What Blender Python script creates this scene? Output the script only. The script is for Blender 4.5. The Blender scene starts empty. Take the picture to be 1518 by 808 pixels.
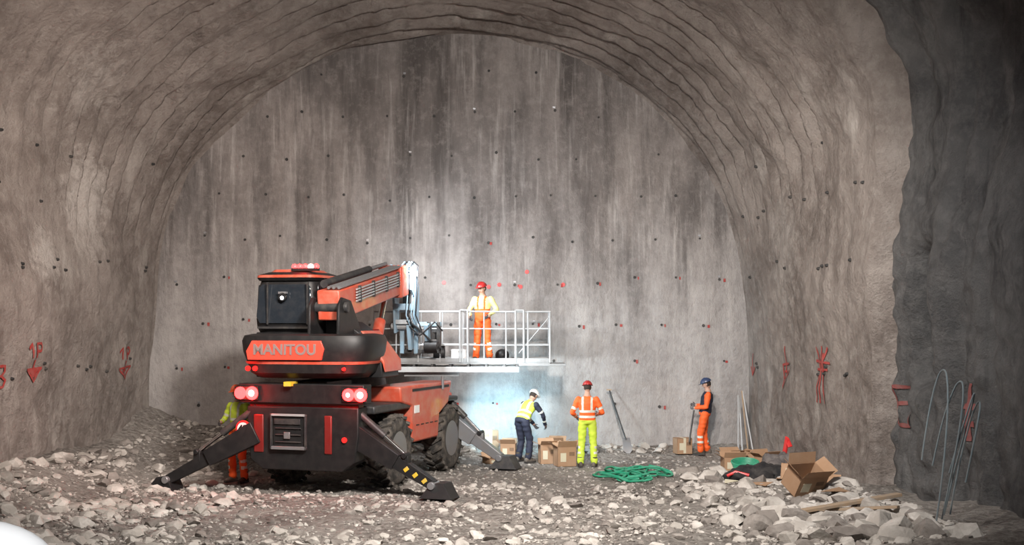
import bpy, bmesh, math, random
from mathutils import Vector, Matrix, noise
from mathutils.bvhtree import BVHTree
random.seed(7)
V=Vector
col=bpy.context.scene.collection
def sstep(a,b,x):
    t=max(0.0,min(1.0,(x-a)/(b-a))); return t*t*(3-2*t)

# ------------------------------------------------------------ materials
MC={}
def mat(name,c,rough=0.6,metal=0.0,em=None,ems=0.0,dirt=0.25,dc=(0.30,0.27,0.24),scale=6.0,bump=0.0,bscale=40,coat=0):
    if name in MC: return MC[name]
    m=bpy.data.materials.new(name); m.use_nodes=True
    nt=m.node_tree; N=nt.nodes; L=nt.links
    b=N['Principled BSDF']; b.inputs['Roughness'].default_value=rough; b.inputs['Metallic'].default_value=metal
    if coat: b.inputs['Coat Weight'].default_value=coat
    tc=N.new('ShaderNodeTexCoord')
    nz=N.new('ShaderNodeTexNoise'); nz.inputs['Scale'].default_value=scale; nz.inputs['Detail'].default_value=6; nz.inputs['Roughness'].default_value=0.65
    L.new(tc.outputs['Object'],nz.inputs['Vector'])
    mr=N.new('ShaderNodeMapRange'); mr.inputs[1].default_value=0.42; mr.inputs[2].default_value=0.75; mr.inputs[4].default_value=dirt*2
    L.new(nz.outputs['Fac'],mr.inputs[0])
    mx=N.new('ShaderNodeMix'); mx.data_type='RGBA'; mx.inputs[6].default_value=(*c,1); mx.inputs[7].default_value=(*dc,1)
    L.new(mr.outputs[0],mx.inputs[0]); L.new(mx.outputs[2],b.inputs['Base Color'])
    if em:
        b.inputs['Emission Color'].default_value=(*em,1); b.inputs['Emission Strength'].default_value=ems
    if bump:
        n2=N.new('ShaderNodeTexNoise'); n2.inputs['Scale'].default_value=bscale; n2.inputs['Detail'].default_value=4
        L.new(tc.outputs['Object'],n2.inputs['Vector'])
        bp=N.new('ShaderNodeBump'); bp.inputs['Strength'].default_value=bump; bp.inputs['Distance'].default_value=0.02
        L.new(n2.outputs['Fac'],bp.inputs['Height']); L.new(bp.outputs[0],b.inputs['Normal'])
    MC[name]=m; return m

def node_mat(name):
    m=bpy.data.materials.new(name); m.use_nodes=True
    return m,m.node_tree.nodes,m.node_tree.links,m.node_tree.nodes['Principled BSDF']
def noise_node(N,L,vec,sc,scale,detail=6,rough=0.6):
    mp=N.new('ShaderNodeMapping'); mp.inputs['Scale'].default_value=sc; L.new(vec,mp.inputs[0])
    n=N.new('ShaderNodeTexNoise'); n.inputs['Scale'].default_value=scale; n.inputs['Detail'].default_value=detail; n.inputs['Roughness'].default_value=rough
    L.new(mp.outputs[0],n.inputs['Vector']); return n.outputs['Fac']
def mrange(N,L,v,a,b,c=0,d=1):
    r=N.new('ShaderNodeMapRange'); r.inputs[1].default_value=a; r.inputs[2].default_value=b; r.inputs[3].default_value=c; r.inputs[4].default_value=d
    L.new(v,r.inputs[0]); return r.outputs[0]
def math_(N,L,op,a,b):
    r=N.new('ShaderNodeMath'); r.operation=op
    for i,x in enumerate((a,b)):
        if isinstance(x,(int,float)): r.inputs[i].default_value=x
        else: L.new(x,r.inputs[i])
    return r.outputs[0]
def mixc(N,L,f,a,b):
    r=N.new('ShaderNodeMix'); r.data_type='RGBA'
    if isinstance(f,(int,float)): r.inputs[0].default_value=f
    else: L.new(f,r.inputs[0])
    for i,x in ((6,a),(7,b)):
        if isinstance(x,tuple): r.inputs[i].default_value=(*x,1)
        else: L.new(x,r.inputs[i])
    return r.outputs[2]

def shotcrete(name,dark,mid,light,streak=0.3,patch=0.5,spots=()):
    m,N,L,b=node_mat(name); tc=N.new('ShaderNodeTexCoord').outputs['Object']
    n1=noise_node(N,L,tc,(1,1,1),0.6,7,0.62)
    n2=noise_node(N,L,tc,(1,1,1),3.5,8,0.75)
    c=mixc(N,L,mrange(N,L,n1,0.38,0.62),dark,mid)
    c=mixc(N,L,mrange(N,L,n2,0.45,0.75,0,0.65),c,light)
    st=noise_node(N,L,tc,(2.2,2.2,0.14),1.3,6,0.65)
    c=mixc(N,L,mrange(N,L,st,0.54,0.70,0,streak),c,tuple(x*0.5 for x in dark))
    p=noise_node(N,L,tc,(0.8,0.8,0.30),1.1,5,0.6)
    c=mixc(N,L,mrange(N,L,p,0.58,0.72,0,patch),c,(0.70,0.66,0.61))
    # paler patches at set places on the wall
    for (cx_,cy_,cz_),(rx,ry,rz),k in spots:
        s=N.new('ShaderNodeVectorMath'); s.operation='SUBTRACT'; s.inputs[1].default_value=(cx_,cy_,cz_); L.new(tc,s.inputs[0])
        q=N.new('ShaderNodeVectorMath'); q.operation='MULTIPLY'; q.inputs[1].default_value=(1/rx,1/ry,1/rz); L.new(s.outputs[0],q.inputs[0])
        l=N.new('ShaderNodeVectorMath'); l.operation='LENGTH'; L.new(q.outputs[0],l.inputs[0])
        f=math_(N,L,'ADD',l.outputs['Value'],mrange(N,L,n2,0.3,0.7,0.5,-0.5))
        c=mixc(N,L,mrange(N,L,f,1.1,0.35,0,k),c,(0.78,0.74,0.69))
    sp=noise_node(N,L,tc,(1,1,1),16,6,0.8)
    c=mixc(N,L,mrange(N,L,sp,0.58,0.74,0,0.45),c,tuple(x*0.6 for x in dark))
    L.new(c,b.inputs['Base Color']); b.inputs['Roughness'].default_value=0.75
    n3=noise_node(N,L,tc,(1,1,1),2.0,12,0.72); n4=noise_node(N,L,tc,(1,1,1),11,8,0.75)
    h=math_(N,L,'ADD',n3,math_(N,L,'MULTIPLY',n4,0.22))
    bp=N.new('ShaderNodeBump'); bp.inputs['Strength'].default_value=1.0; bp.inputs['Distance'].default_value=0.24
    L.new(h,bp.inputs['Height']); L.new(bp.outputs[0],b.inputs['Normal'])
    return m
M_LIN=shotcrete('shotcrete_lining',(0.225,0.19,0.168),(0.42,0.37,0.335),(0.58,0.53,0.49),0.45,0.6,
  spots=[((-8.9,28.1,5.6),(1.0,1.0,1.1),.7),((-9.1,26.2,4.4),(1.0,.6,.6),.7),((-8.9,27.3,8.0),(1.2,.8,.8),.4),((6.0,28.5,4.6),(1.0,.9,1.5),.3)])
M_DIM=shotcrete('shotcrete_dim',(0.09,0.092,0.094),(0.18,0.18,0.178),(0.31,0.305,0.295),0.85,0.2)  # darker lining copy; shade of the near-right wall put into its colour

def face_material():
    m,N,L,b=node_mat('shotcrete_face'); tc=N.new('ShaderNodeTexCoord').outputs['Object']
    sep=N.new('ShaderNodeSeparateXYZ'); L.new(tc,sep.inputs[0]); Z=sep.outputs[2]
    wz=noise_node(N,L,tc,(1,1,0.15),1.6,5,0.6)
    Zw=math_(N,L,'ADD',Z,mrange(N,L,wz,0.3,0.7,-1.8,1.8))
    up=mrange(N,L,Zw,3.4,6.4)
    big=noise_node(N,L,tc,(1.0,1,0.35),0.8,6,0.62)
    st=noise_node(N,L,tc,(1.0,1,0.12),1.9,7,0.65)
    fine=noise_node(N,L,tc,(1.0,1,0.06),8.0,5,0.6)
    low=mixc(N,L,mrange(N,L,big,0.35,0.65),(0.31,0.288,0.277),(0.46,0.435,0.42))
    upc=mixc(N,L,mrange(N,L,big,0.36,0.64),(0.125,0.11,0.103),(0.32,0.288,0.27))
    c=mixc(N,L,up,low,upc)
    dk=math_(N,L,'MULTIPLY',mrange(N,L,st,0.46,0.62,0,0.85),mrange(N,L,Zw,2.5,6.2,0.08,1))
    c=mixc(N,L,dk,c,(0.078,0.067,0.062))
    lt=math_(N,L,'MULTIPLY',mrange(N,L,fine,0.54,0.70,0,0.6),mrange(N,L,big,0.35,0.6,0.2,1))
    c=mixc(N,L,lt,c,(0.56,0.53,0.505))
    sp=noise_node(N,L,tc,(1,1,1),5,9,0.78)
    c=mixc(N,L,mrange(N,L,sp,0.5,0.75,0,0.45),c,(0.48,0.445,0.42))
    c=mixc(N,L,mrange(N,L,sp,0.5,0.28,0,0.4),c,(0.12,0.11,0.105))
    L.new(c,b.inputs['Base Color']); L.new(mrange(N,L,st,0.45,0.62,0.75,0.42),b.inputs['Roughness'])
    n3=noise_node(N,L,tc,(1,1,0.6),3,10,0.7)
    bp=N.new('ShaderNodeBump'); bp.inputs['Strength'].default_value=0.8; bp.inputs['Distance'].default_value=0.10
    L.new(n3,bp.inputs['Height']); L.new(bp.outputs[0],b.inputs['Normal']); return m
M_FACE=face_material()
def ground_material():
    m,N,L,b=node_mat('crushed_rock'); tc=N.new('ShaderNodeTexCoord').outputs['Object']
    n1=noise_node(N,L,tc,(1,1,1),0.5,6,0.6); n2=noise_node(N,L,tc,(1,1,1),9,8,0.75)
    c=mixc(N,L,mrange(N,L,n1,0.38,0.62),(0.19,0.167,0.148),(0.42,0.385,0.35))
    c=mixc(N,L,mrange(N,L,n2,0.45,0.70,0,0.85),c,(0.60,0.56,0.515))
    c=mixc(N,L,mrange(N,L,n2,0.45,0.3,0,0.6),c,(0.10,0.086,0.076))
    L.new(c,b.inputs['Base Color']); b.inputs['Roughness'].default_value=0.9
    v=N.new('ShaderNodeTexVoronoi'); v.inputs['Scale'].default_value=10; L.new(tc,v.inputs['Vector'])
    h=math_(N,L,'ADD',n2,math_(N,L,'MULTIPLY',v.outputs['Distance'],-0.6))
    bp=N.new('ShaderNodeBump'); bp.inputs['Strength'].default_value=1; bp.inputs['Distance'].default_value=0.12
    L.new(h,bp.inputs['Height']); L.new(bp.outputs[0],b.inputs['Normal']); return m
M_GND=ground_material()
M_ROCK=mat('broken_rock',(0.40,0.37,0.335),0.9,dirt=0.5,dc=(0.72,0.685,0.64),scale=2.2,bump=1.0,bscale=14)
M_ROCKD=mat('broken_rock_dark',(0.20,0.178,0.16),0.9,dirt=0.4,dc=(0.44,0.405,0.37),scale=3,bump=1.0,bscale=14)

RED=mat('machine_red_paint',(0.56,0.085,0.045),0.4,dirt=0.3,dc=(0.50,0.27,0.20),scale=4,coat=0.2)
PRED=mat('name_panel_red',(0.75,0.075,0.045),0.4,dirt=0.1,dc=(0.5,0.15,0.1),scale=4,em=(1,.10,.06),ems=0.14)  # weak emission added to brighten the panel, which is no lamp
DRED=mat('machine_dark_red',(0.20,0.015,0.013),0.4,dirt=0.15,dc=(0.14,0.06,0.05))
BLK=mat('machine_black',(0.010,0.010,0.011),0.5,dirt=0.10,dc=(0.08,0.07,0.065))
DGY=mat('dark_steel',(0.045,0.045,0.048),0.5,0.3,dirt=0.25,dc=(0.16,0.15,0.13))
GRY=mat('grey_steel',(0.30,0.31,0.33),0.4,0.5,dirt=0.3)
LGY=mat('galvanised_steel',(0.50,0.52,0.53),0.4,0.3,dirt=0.2,dc=(0.33,0.32,0.30))
PGY=mat('platform_grey',(0.26,0.27,0.275),0.5,0.2,dirt=0.3,dc=(0.16,0.15,0.14))
BLUE=mat('boom_head_blue_grey',(0.25,0.38,0.48),0.5,0.1,dirt=0.25)
CHR=mat('chrome_rod',(0.7,0.7,0.7),0.15,1.0,dirt=0.05)
RUB=mat('tyre_rubber',(0.03,0.028,0.026),0.85,dirt=0.45,dc=(0.22,0.19,0.16),scale=5,bump=0.3)
GLS=mat('cab_glass',(0.02,0.026,0.034),0.08,0.0,dirt=0.03,coat=0.5)
TAIL=mat('tail_light_red',(0.9,0.02,0.02),0.3,em=(1,0.02,0.02),ems=14,dirt=0)
TAILC=mat('tail_light_core',(1,0.3,0.3),0.3,em=(1,0.30,0.28),ems=22,dirt=0)
REFL=mat('reflector_red',(0.6,0.02,0.02),0.3,em=(1,0.02,0.015),ems=1.2,dirt=0)
LAMPW=mat('work_lamp_lens',(1,1,1),0.3,em=(0.85,0.95,1),ems=8,dirt=0)
YEL=mat('warning_yellow',(0.8,0.55,0.03),0.5)
WHT=mat('white_enamel',(0.85,0.85,0.85),0.35,dirt=0.04)
SIGNR=mat('sign_red',(0.65,0.03,0.03),0.4,dirt=0.1)
LETT=mat('lettering_grey',(0.28,0.20,0.19),0.4,dirt=0.2)
CARD=mat('cardboard',(0.36,0.22,0.13),0.85,dirt=0.2,dc=(0.45,0.33,0.23),scale=4)
CARDI=mat('cardboard_inside',(0.20,0.12,0.07),0.9,dirt=0.2)
LABEL=mat('paper_label',(0.6,0.56,0.42),0.7,dirt=0.1)
GREEN=mat('green_plastic',(0.02,0.30,0.17),0.45,dirt=0.25,dc=(0.2,0.42,0.32))
FAB=mat('black_fabric',(0.010,0.010,0.012),0.9,dirt=0.08,bump=0.4)
WOOD=mat('timber',(0.36,0.26,0.17),0.8,dirt=0.4)
PAINT=mat('red_spray_paint',(0.34,0.035,0.03),0.8,dirt=0.35,dc=(0.32,0.15,0.13),scale=9)
PAINTF=mat('faded_spray_paint',(0.24,0.07,0.065),0.8,dirt=0.4,dc=(0.20,0.13,0.12),scale=9)
HOLE=mat('bolt_plate_dark',(0.02,0.02,0.02),0.7,dirt=0.1)
HOSE=mat('pale_hose',(0.20,0.25,0.27),0.5,dirt=0.2)

# ------------------------------------------------------------ mesh builder
def frame(d):
    d=d.normalized(); up=V((0,0,1)) if abs(d.z)<0.95 else V((0,1,0))
    u=d.cross(up).normalized(); w=u.cross(d).normalized(); return u,w
class MB:
    def __init__(s): s.v=[];s.f=[];s.m=[];s.mats=[]
    def mi(s,m):
        if m not in s.mats: s.mats.append(m)
        return s.mats.index(m)
    def add(s,vs,fs,m,T=None):
        o=len(s.v); k=s.mi(m)
        for p in vs:
            p=V(p); s.v.append(T@p if T is not None else p)
        for f in fs: s.f.append([i+o for i in f]); s.m.append(k)
    def box(s,c,d,m,R=None):
        x,y,z=[a/2 for a in d]
        vs=[V((i*x,j*y,k*z)) for i in(-1,1) for j in(-1,1) for k in(-1,1)]
        T=Matrix.Translation(V(c))@(R.to_4x4() if R is not None else Matrix.Identity(4))
        s.add(vs,[(0,1,3,2),(4,6,7,5),(0,4,5,1),(2,3,7,6),(0,2,6,4),(1,5,7,3)],m,T)
    def box2(s,a,b,m):
        s.box([(a[i]+b[i])/2 for i in range(3)],[abs(b[i]-a[i]) for i in range(3)],m)
    def beam(s,p0,p1,w,h,m,w1=None,h1=None):
        p0=V(p0);p1=V(p1);u,q=frame(p1-p0); w1=w1 or w;h1=h1 or h
        vs=[p0+u*a*w/2+q*b*h/2 for a,b in((-1,-1),(1,-1),(1,1),(-1,1))]+[p1+u*a*w1/2+q*b*h1/2 for a,b in((-1,-1),(1,-1),(1,1),(-1,1))]
        s.add(vs,[(3,2,1,0),(4,5,6,7),(0,1,5,4),(1,2,6,5),(2,3,7,6),(3,0,4,7)],m)
    def loft(s,rings,m,cap=True):
        n=len(rings[0]); vs=[p for r in rings for p in r]; fs=[]
        for i in range(len(rings)-1):
            for j in range(n):
                a=i*n+j;b=i*n+(j+1)%n; fs.append((a,b,b+n,a+n))
        if cap: fs.append(tuple(range(n))[::-1]); fs.append(tuple((len(rings)-1)*n+j for j in range(n)))
        s.add(vs,fs,m)
    def cyl(s,p0,p1,r0,r1,m,n=14):
        p0=V(p0);p1=V(p1);u,q=frame(p1-p0)
        s.loft([[p+u*r*math.cos(2*math.pi*j/n)+q*r*math.sin(2*math.pi*j/n) for j in range(n)] for p,r in((p0,r0),(p1,r1))],m)
    def tube(s,pts,r,m,n=8):
        pts=[V(p) for p in pts]; R=[]; 
        for i,p in enumerate(pts):
            d=pts[min(i+1,len(pts)-1)]-pts[max(i-1,0)]
            if i==0: u,q=frame(d)
            else:
                d=d.normalized(); u=(u-d*u.dot(d)).normalized(); q=u.cross(d).normalized()
            rr=r[i] if isinstance(r,(list,tuple)) else r
            R.append([p+u*rr*math.cos(2*math.pi*j/n)+q*rr*math.sin(2*math.pi*j/n) for j in range(n)])
        s.loft(R,m)
    def sphere(s,c,r,m,R=None,nu=14,nv=9,vmin=0.0,vmax=1.0,fn=None):
        T=Matrix.Translation(V(c))@(R.to_4x4() if R is not None else Matrix.Identity(4)); rings=[]
        for i in range(nv+1):
            a=math.pi*(vmin+(vmax-vmin)*i/nv); a=min(max(a,0.02),math.pi-0.02); ring=[]
            for j in range(nu):
                b=2*math.pi*j/nu; p=V((math.sin(a)*math.cos(b)*r[0],math.sin(a)*math.sin(b)*r[1],math.cos(a)*r[2]))
                if fn: p=fn(p)
                ring.append(T@p)
            rings.append(ring)
        s.loft(rings,m)
    def prism(s,poly,ext,m):
        poly=[V(p) for p in poly]; e=V(ext); n=len(poly)
        s.loft([poly,[p+e for p in poly]],m)
    def build(s,name,parent=None,loc=(0,0,0),rot=0,bevel=0,smooth=35):
        me=bpy.data.meshes.new(name); me.from_pydata([tuple(p) for p in s.v],[],s.f); 
        for m in s.mats: me.materials.append(m)
        me.polygons.foreach_set('material_index',s.m)
        bm=bmesh.new(); bm.from_mesh(me); bmesh.ops.recalc_face_normals(bm,faces=bm.faces); bm.to_mesh(me); bm.free()
        if smooth:
            me.polygons.foreach_set('use_smooth',[True]*len(me.polygons)); me.set_sharp_from_angle(angle=math.radians(smooth))
        me.update(); o=bpy.data.objects.new(name,me); col.objects.link(o); o.location=loc; o.rotation_euler=(0,0,rot)
        if parent: o.parent=parent
        if bevel:
            b=o.modifiers.new('bevel','BEVEL'); b.width=bevel; b.segments=2; b.limit_method='ANGLE'; b.angle_limit=math.radians(50)
        return o
def empty(name,loc=(0,0,0),rot=0,parent=None):
    e=bpy.data.objects.new(name,None); col.objects.link(e); e.location=loc; e.rotation_euler=(0,0,rot); e.empty_display_size=0.3
    if parent: e.parent=parent
    return e

# ------------------------------------------------------------ tunnel shell
FY=31.75
pp=[(-8.42,-0.6),(-8.42,0.5),(-8.43,1.8),(-8.32,3.3),(-8.24,4.67),(-7.89,5.78),(-7.29,6.9),(-6.5,7.75),(-5.7,8.4),(-4.11,9.27),(-2.52,9.62),(-0.94,9.70),(0.65,9.51),(2.24,8.87),(3.51,7.92),(4.62,6.5),(5.17,5.14),(5.41,3.56),(5.49,2.0),(5.49,0.5),(5.49,-0.6)]
def catmull(P,k):
    out=[]; P=[V((p[0],p[1])) for p in P]
    for i in range(len(P)-1):
        a=P[max(i-1,0)];b=P[i];c=P[i+1];d=P[min(i+2,len(P)-1)]
        for j in range(k):
            t=j/k; out.append(0.5*((2*b)+(c-a)*t+(2*a-5*b+4*c-d)*t*t+(3*b-a-3*c+d)*t**3))
    out.append(P[-1]); return out
prof=catmull(pp,24)
L=[0]
for i in range(1,len(prof)): L.append(L[-1]+(prof[i]-prof[i-1]).length)
NP=340; pr=[]; j=0
for i in range(NP+1):
    t=L[-1]*i/NP
    while j<len(L)-2 and L[j+1]<t: j+=1
    f=(t-L[j])/(L[j+1]-L[j]); pr.append(prof[j].lerp(prof[j+1],f))
ds=[-0.35,-0.1,0.0]; d=0.0
while d<34:
    d+= 0.045 if d<6.5 else (0.08 if d<11.4 else 0.4)
    ds.append(d)
C=V((-1.45,3.0))
vs=[];fs=[];ms=[]
for d in ds:
    for i,p in enumerate(pr):
        dirv=(p-C) if p.y>3 else V((p.x-C.x,0)); dirv=dirv.normalized()
        el=math.degrees(math.asin(max(0,min(1,dirv.y))))
        rate=0.11+(0.22-0.065*sstep(0,.6,dirv.x))*sstep(4,34,el)
        dc=min(max(d,0),12)
        right=dirv.x>0
        off=rate*dc
        yy=FY-d; q=V((p.x*1.0,yy,p.y))
        n1=noise.noise(q*0.45); n2=noise.noise(q*1.3+V((5,2,9))); n3=noise.noise(q*3.7); n4=noise.noise(q*2.1+V((9,9,1)))
        w=sstep(10,36,el)
        ph=(d+0.34*noise.noise(V((p.x*0.45,d*0.30,p.y*0.45)))+0.14*n2)/0.50
        fr=ph-math.floor(ph)
        # overlapping spray rings: slow bulge then a sharp undercut crevice
        g=(fr**2.2)*(1-sstep(.93,1.0,fr))
        fade=(1-sstep(3.6,7.0,d))*0.36+0.03
        am=max(0.12,0.55+1.7*noise.noise(q*0.62+V((1,7,3)))+0.7*n4)
        off+=g*fade*w*am*sstep(-0.05,0.1,d)
        r=sstep(0.2,1.2,d)
        off+=0.14*n1*sstep(0.2,2,d)+0.10*n2*(0.35+w)*r+0.04*n3*r+0.06*abs(n4)*r
        off+=0.15*sstep(-0.02,0.02,d)*(1-sstep(0.08,0.3,d))
        if right:
            e=d+0.07*noise.noise(V((3,0,p.y*0.9)))+0.05*noise.noise(V((8,0,p.y*2.9)))
            off+=0.30*sstep(7.72,7.84,e)+0.25*sstep(10.2,10.35,e)
            off+=0.24*sstep(7.84,7.9,e)*(1-sstep(7.95,8.25,e))
            off+=1.3*sstep(8.85,9.05,e)*(1-sstep(9.45,9.8,e))*sstep(2.0,2.5,p.y)*(1-sstep(3.6,4.3,p.y))
            off+=0.30*math.exp(-((e-10.10)/0.14)**2)*sstep(3.5,5,p.y)
            off+=0.20*(noise.noise(V((9,yy*2.6,p.y*0.30))))*sstep(7.8,8.2,d)+0.08*n3*sstep(7.8,8.2,d)
        x=p.x+dirv.x*off; z=p.y+dirv.y*off
        vs.append((x,yy,z))
W=NP+1
for a in range(len(ds)-1):
    for i in range(NP):
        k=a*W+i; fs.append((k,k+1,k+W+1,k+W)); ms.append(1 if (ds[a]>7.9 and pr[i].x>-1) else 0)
me=bpy.data.meshes.new('tunnel_lining'); me.from_pydata(vs,[],fs); me.materials.append(M_LIN); me.materials.append(M_DIM)
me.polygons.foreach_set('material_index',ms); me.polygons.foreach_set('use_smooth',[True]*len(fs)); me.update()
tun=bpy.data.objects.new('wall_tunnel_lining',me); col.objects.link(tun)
bvh=BVHTree.FromPolygons([V(v) for v in vs],fs)
# face wall
vs=[];fs=[]; nx,nz=150,110
for i in range(nx+1):
    for k in range(nz+1):
        x=-9.3+15.8*i/nx; z=-0.6+11.2*k/nz
        y=FY+0.10*noise.noise(V((x*0.5,1,z*0.35)))+0.03*noise.noise(V((x*2.2,4,z*0.8)))
        vs.append((x,y,z))
for i in range(nx):
    for k in range(nz):
        a=i*(nz+1)+k; fs.append((a,a+nz+1,a+nz+2,a+1))
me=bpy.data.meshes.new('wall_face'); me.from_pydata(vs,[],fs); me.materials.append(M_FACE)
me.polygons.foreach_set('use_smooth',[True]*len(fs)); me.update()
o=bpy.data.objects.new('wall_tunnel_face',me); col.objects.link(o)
fbvh=BVHTree.FromPolygons([V(v) for v in vs],fs)

def G(x,y):
    h=0.0
    h+=0.62*sstep(-7.0,-9.2,x)*sstep(14,21,y)
    h+=0.45*sstep(-3.6,-6.0,x)*sstep(28.2,31.2,y)
    h+=0.22*sstep(30.0,31.7,y)
    h+=0.38*sstep(4.8,6.6,x)*(0.5+0.5*noise.noise(V((x*0.7,y*0.7,2))))*sstep(29,26,y)
    h+=0.10*sstep(3.0,4.6,x)*sstep(27,24,y)
    calm=1-0.65*sstep(24,26,y)*sstep(-6.5,-5.5,x)*(1-sstep(3.5,4.5,x))
    h+=calm*(0.07*noise.noise(V((x*0.7,y*0.7,0)))+0.06*noise.noise(V((x*2,y*2,3)))+0.035*noise.noise(V((x*6,y*6,3))))
    return h
vs=[];fs=[]; X0,X1,Y0,Y1=-13,10,-2,33; nx=int((X1-X0)/0.10); ny=int((Y1-Y0)/0.10)
for i in range(nx+1):
    for k in range(ny+1):
        x=X0+(X1-X0)*i/nx;y=Y0+(Y1-Y0)*k/ny; vs.append((x,y,G(x,y)))
for i in range(nx):
    for k in range(ny):
        a=i*(ny+1)+k; fs.append((a,a+ny+1,a+ny+2,a+1))
me=bpy.data.meshes.new('floor'); me.from_pydata(vs,[],fs); me.materials.append(M_GND); me.polygons.foreach_set('use_smooth',[True]*len(fs)); me.update()
o=bpy.data.objects.new('floor',me); col.objects.link(o)

# ------------------------------------------------------------ rubble
protos=[]
for k in range(18):
    bm=bmesh.new()
    sc=V((random.uniform(0.8,1.2),random.uniform(0.65,1.0),random.uniform(0.40,0.75)))
    for i in range(26):
        v=V((random.gauss(0,1),random.gauss(0,1),random.gauss(0,1))).normalized()*random.uniform(0.88,1.03)
        bm.verts.new((v.x*sc.x,v.y*sc.y,v.z*sc.z))
    r=bmesh.ops.convex_hull(bm,input=bm.verts)
    bmesh.ops.delete(bm,geom=[g for g in r['geom_interior'] if isinstance(g,bmesh.types.BMVert)],context='VERTS')
    bm.verts.index_update(); protos.append(([v.co.copy() for v in bm.verts],[[v.index for v in f.verts] for f in bm.faces])); bm.free()
EXC=[(4.85,26.3,.6),(5.35,27.2,.42),(5.1,24.0,.5),(5.35,24.9,.5),(4.75,28.8,.4),(5.15,28.4,.4),(4.6,28.1,.35),(2.5,27.2,.9),(4.85,27.6,.4),(.3,30,.35),(1.62,29,.3),(.78,29.8,.3),(1.0,30.6,.3),(1.15,29.35,.3),(4.42,30.9,.3),(3.9,30.85,.3),(-5.42,26.5,.35)]
def rocks(name,n,fn):
    mb=MB(); c=0; tries=0
    while c<n and tries<n*30:
        tries+=1
        r=fn()
        if r is None: continue
        x,y,s=r
        if s>.035 and any((x-a)**2+(y-b)**2<(q+s*.5)**2 for a,b,q in EXC): continue
        if x>5.2+0.11*(FY-y)-s: continue
        pv,pf=random.choice(protos)
        R=Matrix.Rotation(random.uniform(0,6.28),4,'Z')@Matrix.Rotation(random.uniform(-0.7,0.7),4,'X')
        T=Matrix.Translation((x,y,G(x,y)+s*0.10))@R@Matrix.Scale(s,4)
        mb.add(pv,pf,M_ROCK if random.random()<.62 else M_ROCKD,T); c+=1
    return mb.build(name,smooth=28)
def wl(x,y): return -8.3-0.11*(FY-y)+0.25
def f_left():
    x=random.uniform(-9.2,-4.9); y=random.uniform(18.5,31)
    if x>-6.6 and 23.6<y<29.5 and random.random()<.8: return None
    if x<wl(x,y): return None
    if noise.noise(V((x*0.6,y*0.6,15)))<-0.12 and random.random()<.75: return None
    return x,y,min(0.20,0.022*random.paretovariate(1.75))
def f_fore():
    x=random.uniform(-7,6.3); y=random.uniform(18.3,26)
    if noise.noise(V((x*0.4,y*0.8,5)))<-0.02+0.2*sstep(22.5,25,y) and random.random()<.75: return None
    return x,y,min(0.13,0.017*random.paretovariate(1.75))
def f_right():
    x=random.uniform(2.6,6.9); y=random.uniform(18.6,28)
    if random.random()>sstep(2.6,5.4,x): return None
    return x,y,min(0.30,0.031*random.paretovariate(1.45))
def f_work():
    x=random.uniform(-5,5.2); y=random.uniform(23.5,31.0)
    return x,y,min(0.07,0.016*random.paretovariate(2))
def f_base():
    x=random.uniform(-8,5.0); y=random.uniform(30.9,31.5)
    if 3.6<x<4.8 or -0.9<x<1.5: return None
    return x,y,min(0.17,0.035*random.paretovariate(1.6))
rocks('rubble_pile',3600,f_left); rocks('rubble_pile',1800,f_right); rocks('gravel_scatter',7500,f_fore); rocks('gravel_scatter',2600,f_work); rocks('rubble_pile',350,f_base)

# ------------------------------------------------------------ paint marks
def strokes(name,side,y0,z0,w,h,polys,m=PAINT,wd=0.05):
    mb=MB(); sg=-1 if side=='L' else 1
    def pt(u,z):
        yy=y0+u if side=='L' else y0-u
        hit=bvh.ray_cast(V((-1.4,yy,z)),V((sg,0,0)))
        if hit[0] is None: return V((sg*8,yy,z))
        return hit[0]-V((sg*0.025,0,0))
    for P in polys:
        P=[V((a*w,z0+b*h)) for a,b in P]; S=[]
        for i in range(len(P)-1):
            n=max(1,int((P[i+1]-P[i]).length/0.06))
            for k in range(n): S.append(P[i].lerp(P[i+1],k/n))
        S.append(P[-1])
        va=[]
        for i,p in enumerate(S):
            d=(S[min(i+1,len(S)-1)]-S[max(i-1,0)]).normalized(); nn=V((-d.y,d.x))*wd*random.uniform(0.8,1.2)/2
            for q in (p+nn,p-nn): va.append(pt(q.x,q.y))
        mb.add(va,[(2*i,2*i+1,2*i+3,2*i+2) for i in range(len(S)-1)],m)
    return mb.build(name,smooth=0)
arrow=[[(.45,.58),(.45,.3)],[(.1,.32),(.85,.34)],[(.15,.32),(.5,.0),(.8,.33)],[(.3,.25),(.65,.25)],[(.4,.14),(.58,.16)],[(.25,.29),(.7,.29)],[(.35,.2),(.62,.2)]]
oneP=[[(.15,.85),(.3,1),(.3,.62)],[(.5,.62),(.5,1),(.75,1),(.8,.9),(.72,.8),(.5,.8)]]
strokes('spray_marking','L',25.15,2.02,0.75,0.72,oneP+arrow)
strokes('spray_marking','L',29.45,1.88,0.85,0.68,oneP+[[(.45,.58),(.45,.0)],[(.1,.32),(.85,.40)],[(.1,.32),(.5,.0),(.85,.4)],[(.3,.25),(.6,.28)]])
strokes('spray_marking','L',24.2,1.95,0.4,0.4,[[(0,0),(0,1),(.6,1),(.7,.75),(.5,.55),(0,.5)],[(.5,.55),(.85,.35),(.7,.05),(0,0)]])
strokes('spray_marking','R',29.1,1.72,0.6,0.9,[[(.5,1),(.5,.35)],[(.1,.55),(.9,.6)],[(.15,.55),(.5,0),(.85,.58)],[(.35,.4),(.6,.4)],[(.4,.25),(.55,.25)]])
strokes('spray_marking','R',26.8,1.55,0.75,1.1,[[(.1,1),(.4,.65),(.35,0)],[(.45,1.02),(.5,.6),(.7,.0)],[(.8,1),(.5,.65)],[(.05,.75),(.9,.72)],[(.15,.6),(.8,.6)],[(.3,.5),(.1,0)],[(.6,.9),(.55,.5)]])
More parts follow.
